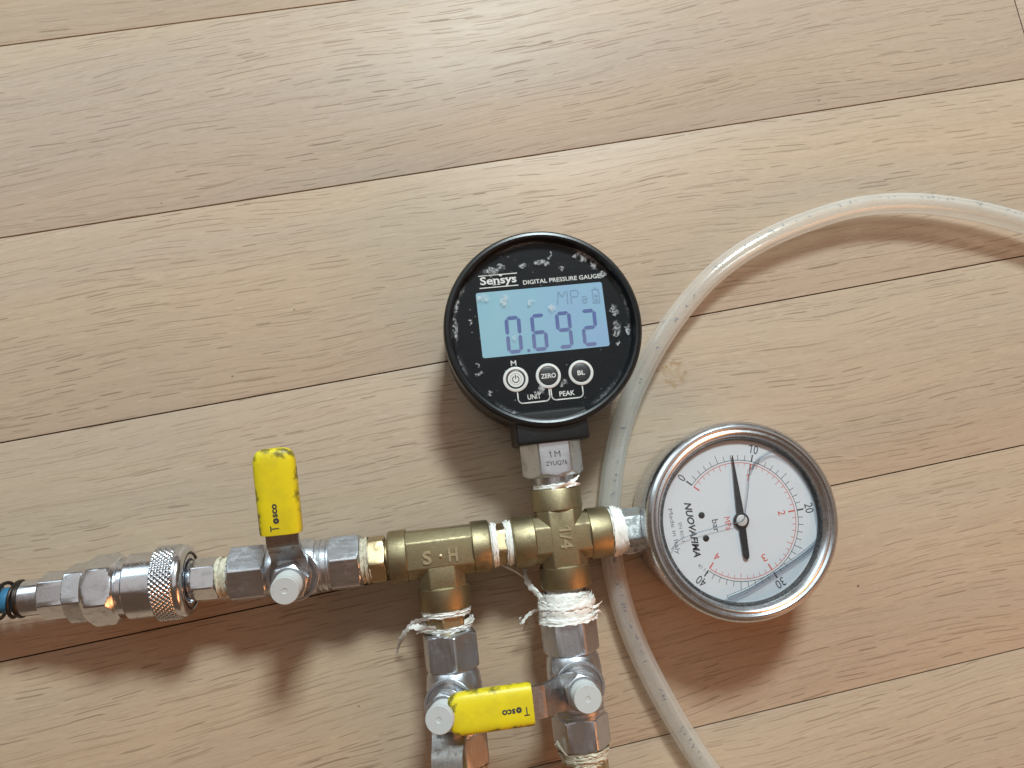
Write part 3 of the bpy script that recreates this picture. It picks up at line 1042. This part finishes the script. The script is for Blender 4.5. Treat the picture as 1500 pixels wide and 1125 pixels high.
for ch, x, in (('0', -13.9), ('6', -4.9), ('9', 3.9), ('2', 12.9)):
    seven(ch, x, 64.5, 5.6, 13.2).build('digit', 'lcd_digit', dg_)
b = MB()
b.flat([(-6.9, 64.5), (-5.9, 64.5), (-5.9, 65.6), (-6.9, 65.6)], FZ + 0.05)
b.build('decimal_point', 'lcd_digit', dg_)

# unit "MPa" in thin dot-matrix strokes and the battery icon
b = MB()


def strk(b, pts, wd, z):
    for (xa, ya), (xb, yb) in zip(pts[:-1], pts[1:]):
        d = Vector((xb - xa, yb - ya))
        n = Vector((-d.y, d.x)).normalized() * wd / 2
        e = d.normalized() * wd * 0.15
        b.flat([(xa - e.x - n.x, ya - e.y - n.y), (xb + e.x - n.x, yb + e.y - n.y), (xb + e.x + n.x, yb + e.y + n.y), (xa - e.x + n.x, ya - e.y + n.y)], z)


for p in ([(5.6, 80.2), (5.9, 82.2)], [(6.0, 82.6), (6.3, 84.7)], [(6.5, 84.6), (7.4, 82.9)], [(7.6, 82.9), (8.8, 84.7)], [(9.2, 80.2), (9.25, 82.3)], [(9.3, 82.7), (9.4, 84.7)],
          [(10.5, 80.2), (10.6, 82.3)], [(10.6, 82.7), (10.7, 84.7)], [(10.9, 84.8), (13.0, 84.8)], [(13.3, 84.5), (13.2, 83.0)], [(10.9, 82.5), (13.0, 82.5)],
          [(14.6, 82.2), (15.8, 82.3)], [(16.0, 82.0), (16.0, 80.2)], [(14.6, 81.2), (15.7, 81.2)], [(14.5, 80.9), (14.6, 80.2)], [(14.8, 80.0), (15.8, 80.0)]):
    strk(b, p, 0.42, FZ + 0.05)
b.build('unit_text', 'lcd_faint', dg_)
b = MB()
for p in ([(18.4, 79.6), (18.4, 84.4)], [(20.6, 79.6), (20.6, 84.4)], [(18.4, 79.6), (20.6, 79.6)], [(18.4, 84.4), (20.6, 84.4)], [(19.1, 85.0), (19.9, 85.0)], [(19.1, 80.6), (19.9, 80.6)], [(19.1, 82.1), (19.9, 82.1)]):
    strk(b, p, 0.36 if p[0][1] not in (80.6, 82.1) else 0.9, FZ + 0.05)
b.build('battery_icon', 'lcd_faint', dg_)

# brand line and legends
b = MB()
strk(b, [(-21.0, 92.9), (-7.4, 92.9)], 0.32, FZ)
strk(b, [(-21.0, 88.55), (-7.4, 88.55)], 0.32, FZ)
b.flat([(-13.9, 92.75), (-13.2, 92.1), (-12.5, 92.75)], FZ + 0.01)
b.text('Sensys', T(-14.2, 90.62, FZ + 0.02), w=12.8, h=3.7, bold=0.022)
# slab serifs on the upright strokes
for sx_, yy, ln in ((-20.3, 92.0, 0.3), (-15.7, 89.4, 1.3), (-14.2, 89.4, 1.1), (-15.9, 91.5, 0.7), (-11.2, 91.5, 1.0), (-9.5, 91.5, 1.0)):
    strk(b, [(sx_ - ln / 2, yy), (sx_ + ln / 2, yy)], 0.22, FZ + 0.03)
b.build('brand_lettering', 'print_white', dg_)
b = MB().text('DIGITAL PRESSURE GAUGE', T(8.2, 89.25, FZ), w=27.6, h=1.55, bold=0.012)
b.build('title_lettering', 'print_white', dg_)
for i, (bx, by, tx) in enumerate(((-12.1, 55.5, ''), (-0.7, 55.55, 'ZERO'), (10.8, 55.5, 'BL'))):
    b = MB()
    b.radial([(26.9, 4.4), (27.35, 4.35), (27.5, 4.1), (27.5, 3.5), (27.3, 3.35), (26.9, 3.3)], T(bx, by, 0) @ AX_Z, 48, (False, False))
    b.build('button_ring', 'print_white', dg_)
    b = MB()
    b.radial([(26.9, 3.3), (27.2, 3.3), (27.36, 2.8), (27.42, 1.5), (27.43, 0.3)], T(bx, by, 0) @ AX_Z, 40)
    b.build('button', 'button_black', dg_)
    b = MB()
    if tx:
        b.text(tx, T(bx, by, 27.5), w=5.2 if tx == 'ZERO' else 2.6, h=1.65, bold=0.02)
    else:
        b.ring(2.0, 2.75, 27.5, cx=bx, cy=by)
        b.disc(1.9, 27.46, 40, cx=bx, cy=by)
    b.build('button_legend', 'print_white', dg_)
    if not tx:
        b = MB()
        b.ring(0.95, 1.28, 27.52, 115, 425, cx=bx, cy=by, n=30)
        strk(b, [(bx, by + 0.2), (bx, by + 1.5)], 0.36, 27.53)
        b.build('power_symbol', 'print_black', dg_)
b = MB().text('M', T(-12.2, 61.2, FZ), w=1.9, h=1.8, bold=0.01)
b.text('UNIT', T(-6.4, 48.9, FZ), w=4.6, h=1.75, bold=0.015)
b.text('PEAK', T(5.1, 48.9, FZ), w=5.4, h=1.75, bold=0.015)
for x0, x1 in ((-12.0, -1.0), (-0.35, 10.7)):
    P = [(x0, 51.1)] + [(x0 + 1.6 - 1.6 * math.cos(R(a)), 48.4 - 1.6 * math.sin(R(a)) + 0.2) for a in range(0, 91, 15)]
    P += [(x1 - 1.6 + 1.6 * math.sin(R(a)), 48.6 - 1.6 * math.cos(R(a))) for a in range(0, 91, 15)] + [(x1, 51.1)]
    P = [(px, py - 0.0) for px, py in P]
    strk(b, P, 0.42, FZ + 0.01)
b.build('legend_lettering', 'print_white', dg_)
b = MB()
b.disc(31.0, 27.9, 96, gm)
b.build('lens', 'scuffed_lens', dg_)

# its hex connector
hm = T(-1.6, 0, ZA) @ AX_Y
b = MB()
b.hexa(21.0, 33.4, 19.0, hm, 30, 1.4, ends=(1, 0))
b.radial([(14, 6.4), (17.6, 6.4), (18.0, 6.9), (21.4, 6.9)], hm, 48)
gh = part(b.build('gauge_connector', 'nickel', man, 24), 'nickel hex connector under the digital gauge, printed 1M')
b = MB().text('M', T(-0.7, 28.6, ZA + 9.53), w=2.0, h=2.1, bold=0.0)
one(b, T(-3.0, 28.6, ZA + 9.53), 2.1, 0.3)
b.text('ZYUQ76', T(-1.4, 25.4, ZA + 9.53), w=7.4, h=1.7, bold=0.01)
b.build('connector_lettering', 'hex_print', gh)
b = MB()
tape_wrap(b, hm, 15.6, 18.6, 7.0, 81, 6, 0.6, 0.5)
b.build('sealing_tape', 'tape_white', man, 60)

# ------------------------------------------------------------------ dial pressure gauge
DX, DY = 59.6, -1.1
dm = T(DX, DY, 0)
b = MB()
b.radial([(0.0, 28), (0.5, 30.5), (2.0, 31.6), (24.2, 31.8), (24.8, 32.4)], dm @ AX_Z, 128, (True, False))
dial = part(b.build('dial_pressure_gauge', 'steel', man, 28), 'round steel cased dial pressure gauge with white face and black needle')
b = MB()
b.radial([(23.2, 31.9), (23.0, 33.0), (23.4, 33.8), (24.4, 34.1), (28.4, 34.1), (29.8, 33.8), (30.8, 33.1), (31.3, 32.2), (31.3, 31.6), (31.0, 31.2),
          (30.75, 30.9), (31.0, 30.5), (31.1, 30.1), (30.9, 29.7), (30.2, 29.1), (29.4, 28.5), (29.0, 28.25)], dm @ AX_Z, 128, (False, False))
b.build('bezel', 'steel', dial, 28)
b = MB()
b.radial([(29.3, 28.6), (29.5, 28.1), (29.0, 27.6), (27.4, 27.5)], dm @ AX_Z, 128, (False, False))
b.build('gasket', 'dark_gasket', dial, 60)
PZ = 27.5
b = MB()
b.disc(28.4, PZ, 96, dm)
b.build('dial_plate', 'dial_white', dial)
# gauge frame: its "up" is +x of the manifold
dl = dm @ RZ(-87)


def dpos(phi, r):
    a = R(phi)
    return (r * math.sin(a), r * math.cos(a))


def tick(b, phi, r0, r1, wd, z):
    a = R(phi)
    d = Vector((math.sin(a), math.cos(a)))
    n = Vector((d.y, -d.x)) * wd / 2
    p, q = d * r0, d * r1
    b.flat([(p.x - n.x, p.y - n.y), (q.x - n.x, q.y - n.y), (q.x + n.x, q.y + n.y), (p.x + n.x, p.y + n.y)], z, dl)


RB = 20.6
bb, br = MB(), MB()
bb.ring(RB - 0.09, RB + 0.09, PZ + 0.04, -45, 225, 120, dl)
br.ring(RB - 0.95, RB - 0.75, PZ + 0.04, -45, 225, 120, dl)
for i in range(41):
    phi = -135 + i * 6.75
    if i % 10 == 0:
        tick(bb, phi, RB, RB + 2.4, 0.46, PZ + 0.06)
        tick(br, phi, RB - 3.2, RB - 0.85, 0.46, PZ + 0.06)
    elif i % 5 == 0:
        tick(bb, phi, RB, RB + 3.0, 0.17, PZ + 0.05)
        tick(br, phi, RB - 2.9, RB - 0.85, 0.17, PZ + 0.05)
    else:
        tick(bb, phi, RB, RB + 1.8, 0.17, PZ + 0.05)
        tick(br, phi, RB - 2.1, RB - 0.85, 0.15, PZ + 0.05)
bb.build('bar_scale', 'print_black', dial)
br.build('megapascal_scale', 'print_red', dial)
for v in range(5):
    phi = -135 + v * 67.5
    rr = RB + 4.4
    x, y = dpos(phi, rr)
    s = str(v * 10)
    nmx = dl @ T(x, y, PZ + 0.04) @ RZ(-phi)
    if v == 1:
        b = MB().text('0', nmx @ T(0.85, 0, 0), h=3.0, w=1.5)
        one(b, nmx @ T(-0.8, 0, 0), 3.0, 0.34)
    else:
        b = MB().text(s, nmx, h=3.0, w=1.5 if v == 0 else 3.3, bold=0.0)
    b.build('bar_numeral', 'print_black', dial)
    if v:
        x, y = dpos(phi, RB - 5.6)
        b = MB()
        if v == 1:
            one(b, dl @ T(x, y, PZ + 0.04) @ RZ(-phi), 2.5, 0.3)
        else:
            b.text(str(v), dl @ T(x, y, PZ + 0.04) @ RZ(-phi), h=2.6, w=1.6, bold=0.0)
        b.build('megapascal_numeral', 'print_red', dial)
b = MB().text('NUOVAFIMA', dl @ T(0.2, -17.3, PZ + 0.04), w=18.6, h=2.5, bold=0.03, shear=0.25)
b.text('bar', dl @ T(0.3, -8.9, PZ + 0.04), w=4.2, h=2.2)
b.build('dial_lettering', 'print_black', dial)
b = MB().text('EN 837-1', dl @ T(0.4, -21.2, PZ + 0.04), w=6.4, h=1.15)
b.text('Made in Italy', dl @ T(-0.3, -23.9, PZ + 0.04), w=15.4, h=1.9)
b.text('Kl 1.6', dl @ T(13.8, -16.0, PZ + 0.04) @ RZ(42), w=4.2, h=1.1)
b.build('dial_small_lettering', 'print_grey', dial)
b = MB().text('MPa', dl @ T(0.3, -4.6, PZ + 0.04), w=4.4, h=2.1)
b.build('dial_unit_lettering', 'print_red', dial)
for sy in (-4.0, 3.9):
    b = MB()
    b.radial([(PZ - 0.2, 1.15), (PZ + 0.12, 1.1), (PZ + 0.25, 0.8), (PZ + 0.25, 0.1)], dl @ T(sy, -13.2, 0) @ AX_Z, 20)
    b.build('dial_screw', 'needle_black', dial)
# needle
phi = -135 + 7.15 * 6.75
nm = dl @ RZ(-phi)
b = MB()
b.prism([(-1.05, -11.8), (-0.8, -12.9), (0, -13.3), (0.8, -12.9), (1.05, -11.8), (1.15, -2), (1.2, 0), (1.1, 5), (0.55, 15), (0.18, 22.4), (-0.18, 22.4), (-0.55, 15), (-1.1, 5), (-1.2, 0), (-1.15, -2)], PZ + 0.75, PZ + 1.05, nm, 0.08, 1)
b.radial([(PZ + 0.4, 2.7), (PZ + 1.0, 2.7), (PZ + 1.2, 2.5), (PZ + 1.2, 0.5)], dl @ AX_Z, 36)
b.build('needle', 'needle_black', dial)
b = MB()
b.radial([(PZ + 0.6, 1.9), (PZ + 1.35, 1.9), (PZ + 1.5, 1.6), (PZ + 1.52, 0.3)], dl @ AX_Z, 32)
b.build('needle_hub', 'hub_grey', dial)
# air bubble left in the filling, drawn by its meniscus, and the crack in the pane
bub = [(50.7, -26.0, 29.1), (58.9, -23.8, 29.1), (69.6, -19.3, 29.1), (79.4, -14.7, 29.1), (84.9, -11.2, 29.1), (86.6, -8.0, 29.1), (86.9, -2.7, 29.1), (86.1, 6.5, 29.1), (82.1, 14.9, 29.1), (77.1, 19.8, 29.1), (73.3, 20.9, 29.1), (67.7, 18.3, 29.1), (65.6, 15.6, 29.0)]
b = MB()
P = spline(bub, 10)
rs = [0.85 if i < 45 else (0.85 - 0.4 * min(1, (i - 45) / 20)) for i in range(len(P))]
b.tube(P, rs, 10, I4, True, 0.55)
b.build('meniscus', 'meniscus', dial, 80)
b = MB()
b.flat([(x, y) for x, y, z in [(51.5, -27.2, 0), (60.3, -28.0, 0), (68, -26.6, 0), (76, -22.0, 0), (82, -15.8, 0), (84.9, -11.2, 0), (79.4, -14.7, 0), (69.6, -19.3, 0), (58.9, -23.8, 0)]], 28.9)
b.build('liquid_film', 'film', dial)
b = MB()
crack = [(33.6, -7.8, 29.3), (37.3, -4.8, 29.3), (44.8, -3.1, 29.3), (53.3, -2.0, 29.3), (59.6, -1.1, 29.3), (61.2, 2.2, 29.3), (63.2, 9.2, 29.3), (65.3, 17.7, 29.3)]
b.tube(spline(crack, 6), 0.2, 6, I4, True, 0.5)
b.build('pane_crack', 'meniscus', dial, 80)
b = MB()
b.disc(28.9, 29.45, 96, dm)
b.build('glass_pane', 'gauge_glass', dial)

# ------------------------------------------------------------------ air hose with quick coupler (left edge)
hose = empty('air_hose', (0, 0, 0))
hose['label'] = 'blue air hose end with chrome quick coupler and knurled sleeve'
hose['category'] = 'air hose'
hose.location = man.location
hose.rotation_euler = man.rotation_euler
km = T(-118.0, 0.45, ZA) @ RZ(TILT) @ T(118.0, 0, 0)
b = MB()
b.radial([(-150.5, 8.6), (-150.2, 9.0), (-146.3, 9.0), (-146.2, 10.2), (-145.6, 10.8), (-136.0, 10.8)], km, 72)
b.hexa(-158.8, -148.6, 20.4, km, 20, 2.2)
b.hexa(-165.0, -156.6, 17.2, km, 14, 0.8)
b.build('coupler_body', 'chrome', hose, 22)


def knurl(x):
    def f(th):
        k = 46
        a = abs(math.sin(k * 0.5 * th + x * 1.75)) * abs(math.sin(k * 0.5 * th - x * 1.75))
        return 11.75 + 0.55 * a ** 0.6
    return f


b = MB()
st = [(-137.2, 11.0), (-136.9, 11.6)] + [(-136.7 + 6.6 * i / 22, knurl(-136.7 + 6.6 * i / 22)) for i in range(23)]
st += [(-129.9, 11.7), (-129.2, 11.85), (-128.2, 11.75), (-127.5, 11.2), (-127.0, 10.3), (-126.9, 9.5), (-127.2, 9.2), (-128.5, 9.1), (-128.6, 8.9), (-127.3, 8.8), (-127.1, 8.5), (-127.2, 7.3), (-128.0, 7.0), (-134, 6.6)]
b.radial(st, km, 276, (True, False))
b.build('knurled_sleeve', 'chrome', hose, 40)
b = MB()
b.radial([(-128.4, 9.35), (-126.95, 9.3), (-126.8, 9.05), (-127.0, 8.75), (-128.4, 8.7)], km, 64, (False, False))
b.build('retaining_ring', 'dark_spring', hose)
b = MB()
b.hexa(-173.6, -163.6, 13.6, km, 20, 0.8)
b.radial([(-181.0, 5.3), (-180.6, 5.75), (-173.4, 5.8), (-173.0, 5.4)], km, 48)
b.build('hose_nut', 'chrome', hose, 24)
b = MB()
b.tube([(x, 0.0 + 0.0008 * (x + 180) ** 2, 0 - 0.0022 * (x + 180) ** 2) for x in range(-178, -260, -4)], 4.1, 20, km)
b.build('hose_tube', 'blue_hose', hose, 60)
b = MB()
P = []
for i in range(0, 420):
    a = i * 0.28
    x = -180.2 - (0.55 if i < 45 else 0.0) * i * 0.045 - (0 if i < 45 else (45 * 0.55 * 0.045 + (i - 45) * 0.19))
    cy_, cz_ = 0.0008 * (x + 180) ** 2, -0.0022 * (x + 180) ** 2
    rr = 5.6
    P.append((x, cy_ + rr * math.cos(a), cz_ + rr * math.sin(a)))
b.tube(P, 0.62, 7, km)
b.build('spring_guard', 'dark_spring', hose, 60)

# ------------------------------------------------------------------ clear hose curling round the right side
clear = empty('clear_hose', (229.5, 105.1, 0))
clear['label'] = 'translucent clear plastic hose curling behind the two gauges'
clear['category'] = 'hose'
HP = [(336, 36, 5.5), (306, 66, 7.5), (275, 86, 9.0), (256, 94.6, 9.4), (241.1, 100.3, 9.5), (229.4, 104.1, 9.3), (217.9, 107.0, 9.1), (206.1, 109.3, 8.9), (193.9, 110.8, 8.7), (181.8, 111.2, 8.5), (169.7, 110.5, 8.2), (157.6, 108.4, 7.9), (145.5, 104.5, 7.5), (128.7, 98.1, 7),
      (113.4, 89.6, 6.5), (101.0, 79.9, 6), (90.0, 67.6, 5.5), (80.4, 54.2, 5), (73.0, 41.0, 4.6), (66.8, 26.7, 4.3), (63.1, 12.5, 4.3), (60.5, -2.6, 4.3), (59.8, -17.6, 4.3),
      (61.3, -29.9, 4.3), (63.9, -42.1, 4.3), (68.0, -54.3, 4.3), (73.3, -66.3, 4.3), (79.8, -78.3, 4.3), (86.7, -90.2, 4.3), (93.9, -100.8, 4.3), (104, -114, 4.3), (122, -134, 4.3), (150, -158, 4.3)]
P = spline(HP, 8)
for _ in range(40):          # relax the curve so that it bends evenly, as stiff tubing does
    P = [P[0], P[1]] + [P[i] * 0.5 + (P[i - 1] + P[i + 1]) * 0.25 for i in range(2, len(P) - 2)] + [P[-2], P[-1]]
offv = Vector((229.5, 105.1, 0))
PL = [p - offv for p in P]
b = MB()
b.tube(PL, 4.1, 28, I4, False)
b.build('hose_wall', 'hose', clear, 60)
b = MB()
b.tube(PL, 2.75, 20, I4, False)
b.build('hose_bore', 'hose', clear, 60)
# worn print along the hose: short illegible dashes
b = MB()
rg = random.Random(9)
i = 34
while i < len(PL) - 4:
    d = (PL[i + 1] - PL[i]).normalized()
    s = d.cross(Vector((0, 0, 1))).normalized()
    a = R(16 if i < 120 else -6)
    c0 = PL[i] + d * rg.uniform(0, 1)
    for q in range(rg.randint(1, 3)):
        u0 = rg.uniform(-0.16, 0.1) + a
        u1 = u0 + rg.uniform(0.1, 0.3)
        l0 = rg.uniform(-0.8, 0.8)
        ln = rg.uniform(0.25, 0.6)
        V = []
        for l, u in ((l0, u0), (l0 + ln, u0), (l0 + ln, u1), (l0, u1)):
            V.append(c0 + d * l + s * (4.13 * math.sin(u)) + Vector((0, 0, 1)) * (4.13 * math.cos(u)))
        b.add(V, [(0, 1, 2, 3)])
    i += rg.choice((1, 2, 2, 3, 7))
b.build('worn_print', 'print_grey', clear)
